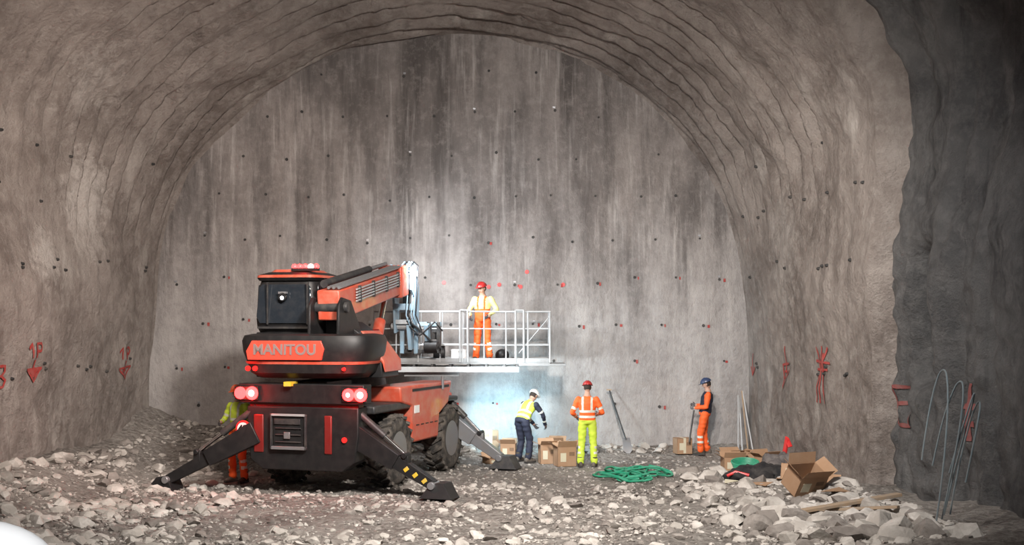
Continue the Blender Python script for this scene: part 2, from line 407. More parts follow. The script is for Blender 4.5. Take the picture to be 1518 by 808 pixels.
strokes('spray_marking','R',31.3,1.9,0.5,0.5,[[(.5,1),(.5,.0)],[(.2,.4),(.5,0),(.8,.4)]])
strokes('spray_marking','R',23.45,1.38,0.45,0.66,[[(.1,0),(.1,1),(.9,1),(.9,.6),(.1,.55)],[(.9,.55),(.9,.0),(.1,0)]],PAINTF,0.07)
strokes('spray_marking','R',21.3,1.3,0.4,0.9,[[(.5,1),(.5,0)],[(.1,.6),(.9,.6)],[(.2,.3),(.8,.3)]],PAINTF,0.09)
# rock bolts + paint dots on the face
mb=MB(); mp=MB()
cx=-1.45
for r in range(9):
    z=1.15+r*0.98
    for i in range(-8,9):
        x=cx+i*0.98+(0.49 if r%2 else 0)+random.uniform(-.12,.12); zz=z+random.uniform(-.1,.1)
        lim=6.6 if zz<5 else 6.6*math.sqrt(max(0,1-((zz-4.0)/5.6)**2))
        if abs(x-cx)>lim or random.random()<0.10: continue
        y=fbvh.ray_cast(V((x,25,zz)),V((0,1,0)))[0].y
        rr=random.uniform(0.028,0.042)
        mb.cyl((x,y+0.02,zz),(x,y-0.03,zz),rr,rr*0.8,HOLE,8)
        if random.random()<0.18: mb.box((x+random.uniform(-.03,.03),y-0.012,zz+0.07),(0.06,0.02,0.04),GRY)
        if zz<5 and random.random()<0.7:
            dx=random.uniform(.05,.15)
            mp.box((x+dx,y-0.012,zz-0.02),(random.uniform(.03,.06),0.012,random.uniform(.04,.09)),PAINT)
for (x,z) in [(-0.55,3.95),(-0.3,4.0),(0.2,3.95),(0.35,4.3),(1.2,4.0),(-1.6,4.05)]:
    y=fbvh.ray_cast(V((x,25,z)),V((0,1,0)))[0].y
    mp.cyl((x,y+.01,z),(x,y-.025,z),0.05,0.05,SIGNR,8)
mb.build('rock_bolt_plates'); mp.build('paint_dots')
mb=MB()
for side,sg in(('L',-1),('R',1)):
    for k in range(24):
        yy=random.uniform(24.2,31); z=random.choice([2.2,4.3,5.6,6.6])+random.uniform(-.15,.15)
        h=bvh.ray_cast(V((-1.4,yy,z)),V((sg,0,0)))[0]
        if h: mb.cyl(h+V((sg*0.02,0,0)),h-V((sg*0.05,0,0)),0.040,0.022,HOLE,7)
mb.build('lining_bolt_plates')

# ------------------------------------------------------------ telehandler
TH=empty('rotating_telehandler',(-3.83,24.6,0.0),math.radians(-18))
def wheel(name,x,y,side):
    mb=MB(); R=0.68; w=0.21
    pf=[(-w*0.9,0.36),(-w,0.42),(-w*1.05,0.52),(-w*0.95,0.61),(-w*0.75,R-0.03),(0,R-0.01),(w*0.75,R-0.03),(w*0.95,0.61),(w*1.05,0.52),(w,0.42),(w*0.9,0.36)]
    n=40; rings=[[V((a,r*math.cos(2*math.pi*j/n),r*math.sin(2*math.pi*j/n))) for j in range(n)] for a,r in pf]
    mb.loft(rings,RUB)
    pf=[(-w*0.95,0.37),(-w*0.8,0.34),(-w*0.3,0.3),(0.0,0.29),(0.05,0.12),(w*0.7,0.10),(w*0.75,0.01)] if side<0 else [(w*0.95,0.37),(w*0.8,0.34),(w*0.3,0.3),(0.0,0.29),(0.05,0.16),(w*0.8,0.14),(w*0.85,0.01)]
    mb.loft([[V((a,r*math.cos(2*math.pi*j/n),r*math.sin(2*math.pi*j/n))) for j in range(n)] for a,r in pf],GRY)
    for k in range(22):
        for s in(-1,1):
            a=2*math.pi*(k+(0.5 if s>0 else 0))/22
            T=Matrix.Rotation(a,3,'X')@Matrix.Rotation(s*0.55,3,'Z')
            c=Matrix.Rotation(a,3,'X')@V((s*0.11,0,R-0.005))
            mb.box(c,(0.24,0.055,0.06),RUB,T)
    for k in range(10):
        a=2*math.pi*k/10; mb.cyl((side*0.06,0.21*math.cos(a),0.21*math.sin(a)),(side*0.10,0.21*math.cos(a),0.21*math.sin(a)),0.02,0.02,DGY,6)
    o=mb.build(name,TH,(x,y,0.69))
wheel('wheel_rear_right',1.05,1.6,1); wheel('wheel_rear_left',-1.05,1.6,-1); wheel('wheel_front_right',1.05,4.45,1); wheel('wheel_front_left',-1.05,4.45,-1)
mb=MB()
mb.box2((-.5,.3,.7),(.5,5.3,1.35),BLK)
mb.cyl((-1,1.6,.68),(1,1.6,.68),.13,.13,DGY); mb.cyl((-1,4.45,.68),(1,4.45,.68),.13,.13,DGY)
mb.box2((-.35,1.2,.45),(.35,1.9,.9),DGY); mb.box2((-.35,4.05,.5),(.35,4.75,.9),DGY)
mb.build('chassis_frame',TH,bevel=0.02)
mb=MB()   # rear bulkhead
mb.prism([(-1.05,0,.62),(-.8,0,.44),(.8,0,.44),(1.05,0,.62),(1.12,0,1.1),(1.12,0,1.6),(-1.12,0,1.6),(-1.12,0,1.1)],(0,.4,0),BLK)
mb.box2((-1.28,-.04,1.66),(1.25,.3,2.02),BLK); mb.box2((-1.1,.05,1.55),(1.1,.3,1.7),DRED)
mb.box2((-.98,-.02,.75),(-.78,.02,1.45),DRED); mb.box2((.45,-.02,.75),(.60,.02,1.45),DRED)
mb.box2((-.35,.3,1.9),(.35,1.4,2.06),BLK)
mb.build('rear_bulkhead',TH,bevel=0.02)
mb=MB()   # step/plate frame
mb.box2((-.6,-.10,.82),(.12,-.03,.88),GRY);mb.box2((-.6,-.10,1.43),(.12,-.03,1.47),LGY);mb.box2((-.6,-.10,.82),(-.57,-.03,1.47),DGY);mb.box2((.09,-.10,.82),(.12,-.03,1.47),DGY)
mb.box2((-.55,-.06,.88),(.07,-.03,1.42),BLK)
for z in(.95,1.08,1.2): mb.box2((-.5,-.09,z),(.02,-.06,z+.02),DGY)
mb.box2((-.32,-.10,1.02),(-.2,-.07,1.14),GRY)
mb.box2((-.52,-.09,1.28),(.0,-.06,1.38),DGY)
mb.build('rear_hatch_frame',TH,bevel=0.006)
for s,nm in((-1,'left'),(1,'right')):
    mb=MB(); c=s*1.09
    mb.box2((c-.24,-.09,1.72),(c+.24,-.03,1.96),BLK)
    mb.cyl((c-.12,-.09,1.84),(c-.12,-.12,1.84),.115,.11,TAIL,20); mb.cyl((c+.12,-.09,1.84),(c+.12,-.12,1.84),.125,.12,TAIL,20)
    mb.cyl((c-.12,-.12,1.84),(c-.12,-.13,1.84),.04,.035,TAILC if s>0 else TAIL,16); mb.cyl((c+.12,-.12,1.84),(c+.12,-.13,1.84),.06,.055,TAILC,16)
    mb.build('tail_light_'+nm,TH)
    pl=bpy.data.lights.new('tail_lamp_bulb_'+nm,'POINT'); pl.energy=26; pl.color=(1,.04,.03); pl.shadow_soft_size=.08
    po=bpy.data.objects.new('tail_lamp_bulb_'+nm,pl); col.objects.link(po); po.parent=TH; po.location=(c,-.28,1.84)
mb=MB(); mb.cyl((-1.17,-.05,1.18),(-1.17,-.07,1.18),.155,.155,SIGNR,28); mb.cyl((-1.17,-.07,1.18),(-1.17,-.08,1.18),.115,.115,WHT,28)
mb.cyl((.86,-.02,1.02),(.86,-.04,1.02),.05,.05,REFL,14)
mb.build('speed_limit_sign',TH)
def text(body,size,loc,m,par,name,off=0.0):
    cu=bpy.data.curves.new(name,'FONT'); cu.body=body; cu.size=size; cu.extrude=0.006; cu.offset=off; cu.align_x='CENTER'; cu.align_y='CENTER'
    t=bpy.data.objects.new(name,cu); col.objects.link(t); bpy.context.view_layer.update()
    me=bpy.data.meshes.new_from_object(t); bpy.data.objects.remove(t); me.materials.clear(); me.materials.append(m)
    o=bpy.data.objects.new(name,me); col.objects.link(o); o.parent=par; o.location=loc; o.rotation_euler=(math.pi/2,0,0); return o
text('40',0.17,(-1.17,-.085,1.18),BLK,TH,'sign_digits',0.006)
mb=MB()   # side boxes / deck
mb.box2((.55,.55,1.45),(1.2,2.3,1.6),DGY)
mb.prism([(.55,2.30,.78),(.55,3.7,.78),(.55,3.78,1.25),(.55,4.3,1.45),(.55,4.5,1.9),(.55,1.7,1.9),(.55,1.75,1.6),(.55,2.3,1.5)],(.68,0,0),RED)
mb.prism([(-.55,2.30,.78),(-.55,3.7,.78),(-.55,3.78,1.25),(-.55,4.3,1.45),(-.55,4.5,1.75),(-.55,1.7,1.75),(-.55,1.75,1.6),(-.55,2.3,1.5)],(-.66,0,0),RED)
mb.box2((-.55,.4,1.35),(.55,5.2,1.75),DGY); mb.box2((-1.15,3.7,1.45),(1.15,5.1,1.55),BLK)
mb.box2((-.9,5.1,.8),(.9,5.4,1.6),RED)
mb.build('body_covers',TH,bevel=0.035)
mb=MB()
for yy in(2.5,2.75,3.0,3.25,3.5): mb.box2((1.225,yy,1.1),(1.24,yy+.14,1.12),BLK)
mb.box2((1.225,2.3,1.78),(1.245,4.3,1.83),BLK); mb.box2((1.23,2.4,1.35),(1.24,2.65,1.5),WHT)
mb.cyl((1.25,3.9,1.75),(1.25,3.9,2.02),.03,.03,GRY)
mb.build('body_cover_vents',TH)
def stab(name,hx,foot,y0,m,stripes=True):
    mb=MB(); sx=1 if foot[0]>0 else -1
    fx,fy,fz=foot
    root=V((hx,y0,1.12)); tip=V((fx-sx*.10,fy,fz+.22))
    mid=root.lerp(tip,.55)
    mb.beam(root,mid,.34,.42,m,.30,.30); mb.beam(mid-(tip-root)*.15,tip,.22,.26,m,.18,.18)
    a=root+V((0,-.02,.46)); bq=root.lerp(tip,.66)+V((0,-.02,.22))
    mb.cyl(a,a.lerp(bq,.6),.065,.065,DGY); mb.cyl(a.lerp(bq,.55),bq,.036,.036,CHR)
    mb.cyl(bq-V((0,.12,0)),bq+V((0,.12,0)),.05,.05,BLK); mb.beam(bq,bq-V((0,0,.18)),.14,.16,m)
    mb.cyl(tip-V((0,.17,0)),tip+V((0,.17,0)),.07,.07,GRY)
    mb.prism([(fx-.32,fy-.22,fz),(fx+.32,fy-.22,fz),(fx+.26,fy-.18,fz+.06),(fx+.12,fy-.1,fz+.26),(fx-.12,fy-.1,fz+.26),(fx-.26,fy-.18,fz+.06)],(0,.42,0),BLK if m is BLK else DGY)
    if stripes:
        for k in range(3):
            q=mid.lerp(tip,.30+.25*k); mb.box(q+V((0,-.112,0)),(.07,.012,.10),YEL,Matrix.Rotation(sx*0.9,3,'Y'))
    mb.build(name,TH,bevel=0.012)
stab('stabiliser_rear_right',.95,(2.58,.25,.02),.2,BLK)
stab('stabiliser_rear_left',-.95,(-2.78,-.15,-.02),.1,BLK,False)
stab('stabiliser_front_right',.85,(2.25,5.0,.03),5.0,GRY,False)
stab('stabiliser_front_left',-.85,(-2.25,5.0,.12),5.0,GRY,False)
# turret (slightly slewed on the chassis)
TU=empty('turret',(0,0,0),math.radians(5),TH)
mb=MB(); mb.cyl((0,2.4,1.7),(0,2.4,2.12),.8,.75,DGY,32)
mb.build('slew_ring',TU)
def ringxy(a,b,cy,z,n=44,e=4.0,cxx=0):
    R=[]
    for j in range(n):
        t=2*math.pi*j/n; c,s=math.cos(t),math.sin(t)
        R.append(V((cxx+a*math.copysign(abs(c)**(2/e),c),cy+b*math.copysign(abs(s)**(2/e),s),z)))
    return R
mb=MB()
mb.loft([ringxy(.98,.65,.7,2.12),ringxy(1.12,.78,.66,2.22),ringxy(1.18,.8,.66,2.38)],BLK)
mb.loft([ringxy(1.20,.80,.66,2.38),ringxy(1.23,.81,.66,2.43)],RED)
mb.loft([ringxy(1.20,.80,.66,2.43),ringxy(1.26,.84,.66,2.6),ringxy(1.29,.84,.66,2.8),ringxy(1.25,.80,.66,2.90),ringxy(1.1,.7,.66,2.93)],BLK)
mb.build('counterweight',TU)
mb=MB(); mb.prism([(-.98,-.2,2.46),(.44,-.2,2.46),(.50,-.2,2.66),(.44,-.2,2.81),(-.90,-.2,2.81),(-1.01,-.2,2.62)],(0,.1,0),PRED)
mb.build('rear_name_panel',TU,bevel=0.01)
text('MANITOU',0.265,(-.26,-.205,2.64),LETT,TU,'rear_lettering',0.008)
mb=MB()
mb.cyl((-1.0,-.12,2.30),(-1.0,-.16,2.30),.05,.045,REFL,12); mb.cyl((-.86,-.12,2.30),(-.86,-.16,2.30),.05,.045,REFL,12); mb.cyl((.85,-.1,2.30),(.85,-.15,2.30),.035,.03,REFL,12)
mb.box2((-.30,-.14,1.98),(-.16,.2,2.06),YEL)
mb.build('marker_lights',TU)
mb=MB() # turret body
mb.prism([(-.05,.9,3.22),(.5,.9,3.14),(.78,.9,2.95),(1.22,.9,2.4),(1.24,.9,2.1),(-.05,.9,2.1)],(0,1.0,0),BLK)
mb.prism([(.80,.88,2.98),(.85,.88,2.98),(1.28,.88,2.42),(1.29,.88,2.2),(1.24,.88,2.36)],(0,1.04,0),RED)
mb.prism([(-.05,1.8,2.75),(.6,1.8,2.7),(.7,1.8,2.1),(-.05,1.8,2.1)],(0,1.4,0),BLK)
mb.prism([(-1.25,.8,2.1),(-1.25,3.0,2.1),(-1.25,3.2,2.5),(-1.25,3.0,2.95),(-1.25,.8,2.95)],(1.2,0,0),BLK)
mb.build('turret_body',TU,bevel=0.03)
# cab
mb=MB()
def cr(z,a,b,cy): return ringxy(a,b,cy,z,40,7,-.68)
mb.loft([cr(2.93,.58,.75,1.6),cr(3.05,.63,.8,1.6),cr(3.2,.64,.82,1.6),cr(3.85,.60,.76,1.62),cr(3.93,.58,.72,1.62)],BLK)
mb.build('cab_shell',TU)
mb=MB()
mb.loft([cr(3.93,.60,.76,1.6),cr(3.98,.63,.80,1.6),cr(4.05,.59,.76,1.6),cr(4.10,.45,.6,1.6)],BLK)
mb.loft([cr(3.99,.635,.806,1.6),cr(4.04,.62,.79,1.6)],RED)
mb.loft([cr(4.08,.45,.58,1.6),cr(4.15,.36,.5,1.6)],RED)
mb.build('cab_roof',TU)
mb=MB()
def pan(pts,m,t=(0,.03,0)): mb.prism(pts,t,m)
pan([(-1.16,.755,3.12),(-.20,.755,3.12),(-.13,.765,3.25),(-.16,.83,3.80),(-.22,.835,3.86),(-1.14,.835,3.86),(-1.20,.83,3.80),(-1.23,.765,3.25)],GLS)
pan([(-.05,1.0,3.15),(-.05,2.2,3.15),(-.09,2.2,3.85),(-.09,1.0,3.85)],GLS,(.02,0,0))
pan([(-1.33,1.0,3.15),(-1.33,2.2,3.15),(-1.29,2.2,3.85),(-1.29,1.0,3.85)],GLS,(.02,0,0))
mb.build('cab_windows',TU,bevel=0.008)
mb=MB()
mb.box2((-1.2,.74,3.02),(-.12,.80,3.06),DGY); mb.box2((-.20,.72,3.1),(-.17,.76,3.9),DGY); mb.box2((-1.0,.72,3.1),(-.98,.76,3.9),DGY)
mb.cyl((-.68,.70,3.62),(-.68,.76,3.62),.08,.08,BLK,16); mb.cyl((-.68,.69,3.60),(-.68,.70,3.60),.035,.03,LAMPW,12)
mb.box2((-.76,.70,3.68),(-.60,.78,3.72),GRY)
mb.build('cab_rear_lamp',TU)
mb=MB()
mb.box2((-.62,1.0,4.12),(-.10,1.15,4.17),BLK)
for k in range(5): 
    mb.sphere((-.58+.11*k,1.07,4.20),(.055,.05,.055),TAILC if k==3 else TAIL)
mb.build('roof_beacon_bar',TU)
pl=bpy.data.lights.new('beacon_bulb','POINT'); pl.energy=12; pl.color=(1,.05,.03); pl.shadow_soft_size=.06
po=bpy.data.objects.new('beacon_bulb',pl); col.objects.link(po); po.parent=TU; po.location=(-.36,.95,4.30)
# boom
mb=MB()
b0=V((.38,.35,3.45)); b1=V((.26,4.75,4.03))
bd=(b1-b0).normalized()
mb.beam(b0,b1,.44,.56,RED,.42,.54)
mb.beam(b0.lerp(b1,.90),b1+bd*.06,.52,.66,RED)
mb.beam(b1,b1+bd*.45,.32,.42,GRY)
mb.build('boom_main_section',TU,bevel=0.03)
mb=MB()
for k in range(5):
    o=V((.255,0,.20-.055*k)); mb.tube([b0+o+bd*.9,b0.lerp(b1,.5)+o,b1+o-bd*.6],.018,LGY,8)
o=V((-.16,0,.38)); mb.cyl(b0+o+bd*.2,b0+o+bd*3.0,.075,.075,DGY,16); mb.cyl(b0+o+bd*3.0,b0+o+bd*4.2,.045,.045,GRY,12)
for k in range(3):
    o=V((.0+.1*k,0,.33)); mb.tube([b0+o,b0.lerp(b1,.5)+o,b1+o-bd*.3],.03,GRY,8)
for t in(.25,.45,.65,.84): mb.beam(b0.lerp(b1,t)+V((.25,0,.09)),b0.lerp(b1,t)+V((.25,0,.09))+bd*.05,.05,.32,DGY)
mb.build('boom_pipework',TU)
mb=MB()
for x in(.06,.62):
    mb.prism([(x,.1,2.9),(x,.9,2.9),(x,1.3,3.0),(x,.75,3.55),(x,.3,3.6),(x,.12,3.45)],(.06,0,0),BLK)
mb.cyl((0,.42,3.42),(.74,.42,3.42),.10,.10,DGY,20)
mb.build('boom_pivot_tower',TU,bevel=0.015)
mb=MB()
c0=V((.35,2.9,2.35));c1=V((.30,3.9,3.7)); mb.cyl(c0,c0.lerp(c1,.6),.12,.12,RED,18); mb.cyl(c0.lerp(c1,.55),c1,.06,.06,CHR,14)
mb.prism([(.12,2.3,2.1),(.12,3.3,2.1),(.12,3.1,2.7),(.12,2.6,3.0),(.12,2.2,2.7)],(.48,0,0),DRED)
mb.build('boom_lift_cylinder',TU,bevel=0.01)
# boom head
mb=MB(); h0=b1+bd*.40
for s in(-.16,.30):
    q=h0+V((s,0,0))
    mb.prism([q+V((-.025,-.25,.30)),q+V((-.025,.12,.26)),q+V((-.025,.30,-.2)),q+V((-.025,.30,-1.15)),q+V((-.025,.05,-1.2)),q+V((-.025,-.06,-.4)),q+V((-.025,-.28,-.25))],(.05,0,0),BLUE)
mb.box(h0+V((.07,-.1,.2)),(.44,.05,.12),BLUE); mb.box(h0+V((.07,-.02,-.62)),(.44,.05,.14),BLUE); mb.box(h0+V((.07,.05,-.95)),(.44,.05,.1),LGY)
mb.cyl(h0+V((-.25,0,.1)),h0+V((.38,0,.1)),.06,.06,LGY); mb.cyl(h0+V((-.27,.17,-1.05)),h0+V((.38,.17,-1.05)),.07,.07,LGY)
mb.cyl(h0+V((0.1,.02,-.1)),h0+V((0.1,.1,-.6)),.08,.08,BLK,16); mb.cyl(h0+V((0.1,.1,-.55)),h0+V((0.1,.2,-1.0)),.04,.04,CHR)
for k in range(5):
    x=.12+.055*k
    mb.tube([h0+V((x,-.4,.24)),h0+V((x,-.15,.36)),h0+V((x+.05,.0,.28)),h0+V((x+.08,-.12,-.2)),h0+V((x+.03,-.12,-.8)),h0+V((x+.12,.1,-1.2))],.016,BLK if k in(1,4) else BLUE,6)
mb.build('boom_head',TU,bevel=0.008)
mb=MB(); c=h0+V((.36,.12,-1.25))
mb.box(c+V((0,.16,.25)),(.95,.05,.09),BLUE); mb.box(c+V((0,.16,-.35)),(.95,.05,.09),DGY)
for x in(-.42,-.1,.2,.42): mb.box(c+V((x,.15,-.05)),(.09,.07,.7),BLUE if x<.1 else DGY)
for x in(-.2,.2): mb.beam(c+V((x,-.05,.25)),c+V((x,.1,-.3)),.09,.16,BLUE)
mb.tube([c+V((-.3,-.05,.35)),c+V((0,-.2,.2)),c+V((.3,-.1,-.1)),c+V((.5,.05,-.3))],.022,BLK)
mb.tube([c+V((-.3,-.05,.3)),c+V((.1,-.22,.0)),c+V((.4,-.1,.3)),c+V((.55,.0,.1))],.022,BLK)
mb.cyl(c+V((.15,.0,-.25)),c+V((.45,.0,-.25)),.14,.14,BLK,16)
mb.build('boom_carriage',TU,bevel=0.008)

# ------------------------------------------------------------ work platform
WP=empty('work_platform',(0,0,0))
mb=MB(); xa,xb,ya,yb=-3.05,.84,29.85,30.85; zf=2.24
mb.box2((xa,ya,zf-.04),(xb,yb,zf),PGY)
mb.box2((-2.7,ya-.03,zf-.22),(.15,ya+.06,zf-.10),LGY); mb.box2((-2.7,yb-.1,zf-.22),(.15,yb-.02,zf-.10),LGY)
for x in(-2.6,-2.2,-1.8,-1.4,-1.0,-.6,-.2,.08): mb.box2((x,ya-.01,zf-.20),(x+.06,yb-.05,zf-.04),DGY)
mb.beam((-2.4,ya+.2,zf-.25),(-1.2,ya+.2,zf-.25),.12,.14,PGY); mb.beam((-2.4,yb-.3,zf-.25),(-1.2,yb-.3,zf-.25),.12,.14,PGY)
mb.box2((.15,ya-.02,zf-.08),(xb+.35,ya+.06,zf-.03),PGY); mb.box2((xb,ya,zf-.08),(xb+.35,yb,zf-.04),PGY)
mb.box2((xa,ya-.01,zf),(xb,ya+.01,zf+.09),PGY); mb.box2((xa,yb-.01,zf),(xb,yb+.01,zf+.09),PGY)
mb.build('platform_deck',WP,bevel=0.004)
mb=MB(); zt=3.36
def rail(a,b,r=.019): mb.cyl(a,b,r,r,LGY,8)
for yy in(ya,yb):
    for z in(zt,2.98,2.62): rail((xa,yy,z),(xb,yy,z),.020 if z==zt else .014)
    for k in range(9):
        x=xa+(xb-xa)*k/8; rail((x,yy,zf),(x,yy,zt),.017)
for z in(zt,2.98,2.62):
    for x in(xa,xb): rail((x,ya,z),(x,yb,z))
for x in(-1.15,-.98,.08,.26):
    rail((x,ya-.03,zf),(x,ya-.03,zt+.03),.024)
rail((-1.15,ya-.03,zt+.03),(-.98,ya-.03,zt+.03)); rail((.08,ya-.03,zt+.03),(.26,ya-.03,zt+.03))
rail((.15,ya,zf+.2),(.84,ya,zt-.1),.010)
mb.build('platform_guard_rails',WP)
mb=MB(); mb.box2((-1.35,ya+.1,zf),(-.98,ya+.4,zf+.28),WHT); mb.box2((-1.9,ya+.08,zf+.5),(-1.65,ya+.2,zf+.85),DGY)
mb.cyl((-1.5,ya+.3,zf+.2),(-1.75,ya+.3,zf+.2),.2,.2,BLK,20); mb.sphere((-.22,30.5,zf+.14),(.16,.14,.14),BLK); 
mb.build('platform_control_box',WP,bevel=0.01)

# ------------------------------------------------------------ people
SKIN=mat('skin',(0.50,0.30,0.22),0.55,dirt=0.1,dc=(0.4,0.2,0.15))
HAIR=mat('hair_dark',(0.03,0.02,0.015),0.8,dirt=0)
EYE=mat('eye_dark',(0.02,0.015,0.015),0.3,dirt=0)
BOOT=mat('work_boot',(0.05,0.04,0.03),0.8,dirt=0.4,dc=(0.25,0.22,0.19))
GLV=mat('work_glove',(0.10,0.10,0.11),0.8,dirt=0.3)
ORG=mat('hivis_orange',(0.90,0.13,0.02),0.7,dirt=0.12,dc=(0.6,0.12,0.04),bump=0.25,bscale=12)
YLW=mat('hivis_yellow',(0.60,0.78,0.06),0.7,dirt=0.15,dc=(0.5,0.5,0.15),bump=0.25,bscale=12)
PYL=mat('pale_yellow_sweater',(0.80,0.74,0.28),0.8,dirt=0.12,dc=(0.7,0.65,0.45),bump=0.25,bscale=12)
NAV=mat('navy_cloth',(0.012,0.016,0.035),0.8,dirt=0.15,dc=(0.05,0.05,0.07),bump=0.25,bscale=12)
BND=mat('reflective_band',(0.68,0.70,0.62),0.35,dirt=0.1)
HRED=mat('helmet_red',(0.40,0.02,0.02),0.35,dirt=0.1)
HWHT=mat('helmet_white',(0.85,0.85,0.82),0.35,dirt=0.05)
HORG=mat('helmet_orange',(0.9,0.13,0.03),0.35,dirt=0.1)
HBLU=mat('helmet_navy',(0.03,0.05,0.12),0.35,dirt=0.05)
def ico(mb,c,r):
    mb.sphere(c,(r,r,r),SKIN,None,12,8)
def person(name,loc,yaw,J,up,low,helmet,vest=None,sleeve=None,bib=None,bands=True,glove=GLV,headR=(0,0),hgt=1.0,bandlow=True):
    D=dict(pelvis=(0,0,.97),neck=(0,.0,1.47),head=(0,.03,1.645),
      shl=(-.185,-.01,1.405),shr=(.185,-.01,1.405),ell=(-.26,-.03,1.13),elr=(.26,-.03,1.13),wrl=(-.27,.08,.90),wrr=(.27,.08,.90),
      hil=(-.095,0,.92),hir=(.095,0,.92),knl=(-.12,.03,.50),knr=(.12,.03,.50),anl=(-.14,-.02,.10),anr=(.14,-.02,.10),ftl=.15,ftr=-.15)
    D.update(J); P={k:(V(v)*hgt if isinstance(v,tuple) else v) for k,v in D.items()}
    mb=MB(); segs=[]
    def seg(tag,a,b,r0,r1):
        mb.cyl(a,b,r0,r1,SKIN,14); ico(mb,a,r0*.99); ico(mb,b,r1*.99); segs.append((tag,a,b,r0,r1))
    for s in 'lr':
        seg('uarm',P['sh'+s],P['el'+s],.068,.054); seg('farm',P['el'+s],P['wr'+s],.054,.040)
        seg('thigh',P['hi'+s],P['kn'+s],.102,.080); seg('shin',P['kn'+s],P['an'+s]+V((0,0,.02)),.078,.078)
    pe,nk=P['pelvis'],P['neck']; lat0=(P['hir']-P['hil']).normalized(); lat1=(P['shr']-P['shl']).normalized(); ax=(nk-pe)
    rings=[]
    for t,a,b in[(-.16,.10,.09),(-.12,.165,.125),(0,.185,.14),(.2,.175,.135),(.45,.18,.135),(.68,.195,.14),(.84,.19,.125),(.93,.14,.10),(1.0,.08,.07),(1.12,.062,.062)]:
        lat=lat0.lerp(lat1,max(0,min(1,t))).normalized(); fw=ax.normalized().cross(lat).normalized()*-1
        c=pe+ax*t; rings.append([c+lat*a*math.cos(2*math.pi*j/20)+fw*b*math.sin(2*math.pi*j/20) for j in range(20)])
    mb.loft(rings,SKIN)
    mb.cyl(nk,P['head']-V((0,0,.04)),.058,.055,SKIN)
    me=bpy.data.meshes.new('tmp'); me.from_pydata([tuple(v) for v in mb.v],[],mb.f); 
    bm=bmesh.new(); bm.from_mesh(me); bmesh.ops.recalc_face_normals(bm,faces=bm.faces); bm.to_mesh(me); bm.free()
    ob=bpy.data.objects.new('tmp',me); col.objects.link(ob)
    r=ob.modifiers.new('r','REMESH'); r.mode='VOXEL'; r.voxel_size=.0165
    sm=ob.modifiers.new('s','SMOOTH'); sm.iterations=4; sm.factor=.5
    dg=bpy.context.evaluated_depsgraph_get(); m2=bpy.data.meshes.new_from_object(ob.evaluated_get(dg)); bpy.data.objects.remove(ob)
    out=MB(); vv=[v.co.copy() for v in m2.vertices]
    nn=[v.normal.copy() for v in m2.vertices]
    for i,v in enumerate(vv):
        k=noise.noise(V((v.x*7,v.y*7,v.z*16))+V((loc[0],0,0)))
        if v.z<nk.z-.05: vv[i]=v+nn[i]*0.014*k
    groups={}
    sleeve=sleeve or up
    for p in m2.polygons:
        c=p.center
        t=(c-pe).dot(ax)/ax.dot(ax); rel=c-pe-ax*t
        cand=[('torso',rel.length-.165,t)]
        for tag,a,b,r0,r1 in segs:
            ab=b-a; q=max(0,min(1,(c-a).dot(ab)/ab.dot(ab))); cand.append((tag,(c-a-ab*q).length-(r0+(r1-r0)*q),q))
        tag,_,q=min(cand,key=lambda z:z[1])
        u=rel.dot(lat1)
        if tag=='torso':
            if t>1.0: m=SKIN
            elif t<.02: m=low
            else:
                m=vest or up
                if bands and (.10<t<.19 or .34<t<.43): m=BND
                if bands and .43<t<.98 and .075<abs(u)<.12: m=BND
                if bib and (t<.42 or (.06<abs(u)<.10)): m=bib
        elif tag=='uarm': m=sleeve; 
        elif tag=='farm': m=SKIN if q>.95 else sleeve
        elif tag=='thigh': m=low
        else: m=low
        if bands and sleeve is up and ((tag=='uarm' and .6<q<.75) or (tag=='farm' and .45<q<.62)): m=BND
        if bandlow and tag=='shin' and (.18<q<.32 or .48<q<.62): m=BND
        groups.setdefault(m,[]).append(tuple(p.vertices))
    out.v=vv
    for m,fl in groups.items():
        k=out.mi(m)
        for f in fl: out.f.append(list(f)); out.m.append(k)
    # boots
    for s,kx in(('l','ftl'),('r','ftr')):
        a=P['an'+s]; R=Matrix.Rotation(P[kx],3,'Z'); rr=[]
        for y,w,h,zc in[(-.10,.030,.035,.05),(-.085,.042,.05,.055),(-.03,.046,.075,.075),(.04,.048,.065,.065),(.11,.052,.048,.05),(.17,.046,.040,.043),(.20,.025,.025,.035)]:
            rr.append([a+R@V((w*math.cos(2*math.pi*j/12),y,zc-.10+h*math.sin(2*math.pi*j/12))) for j in range(12)])
        out.loft(rr,BOOT); out.cyl(a+V((0,0,.0)),a+V((0,0,.12)),.06,.066,BOOT,14)
        sole=[a+R@V((x,y,-.10)) for x,y in((-.04,-.10),(.04,-.10),(.052,.05),(.055,.13),(.03,.205),(-.03,.205),(-.055,.13),(-.052,.05))]
        out.prism(sole,(0,0,.03),DGY)
    # hands
    for s in 'lr':
        w=P['wr'+s]; d=(w-P['el'+s]).normalized(); sx=1 if s=='r' else -1
        inn=V((-sx,0,0)); inn=(inn-d*inn.dot(d)); inn=inn.normalized() if inn.length>.1 else V((0,0,-1))
        sd=d.cross(inn).normalized()
        if sd.dot(V((0,1,.3)))<0: sd=-sd
        rr=[]
        for t,a,b in[(-.02,.026,.022),(.02,.034,.018),(.06,.042,.016),(.095,.041,.013)]:
            rr.append([w+d*t+sd*a*math.cos(2*math.pi*j/10)+inn*b*math.sin(2*math.pi*j/10) for j in range(10)])
        out.loft(rr,glove)
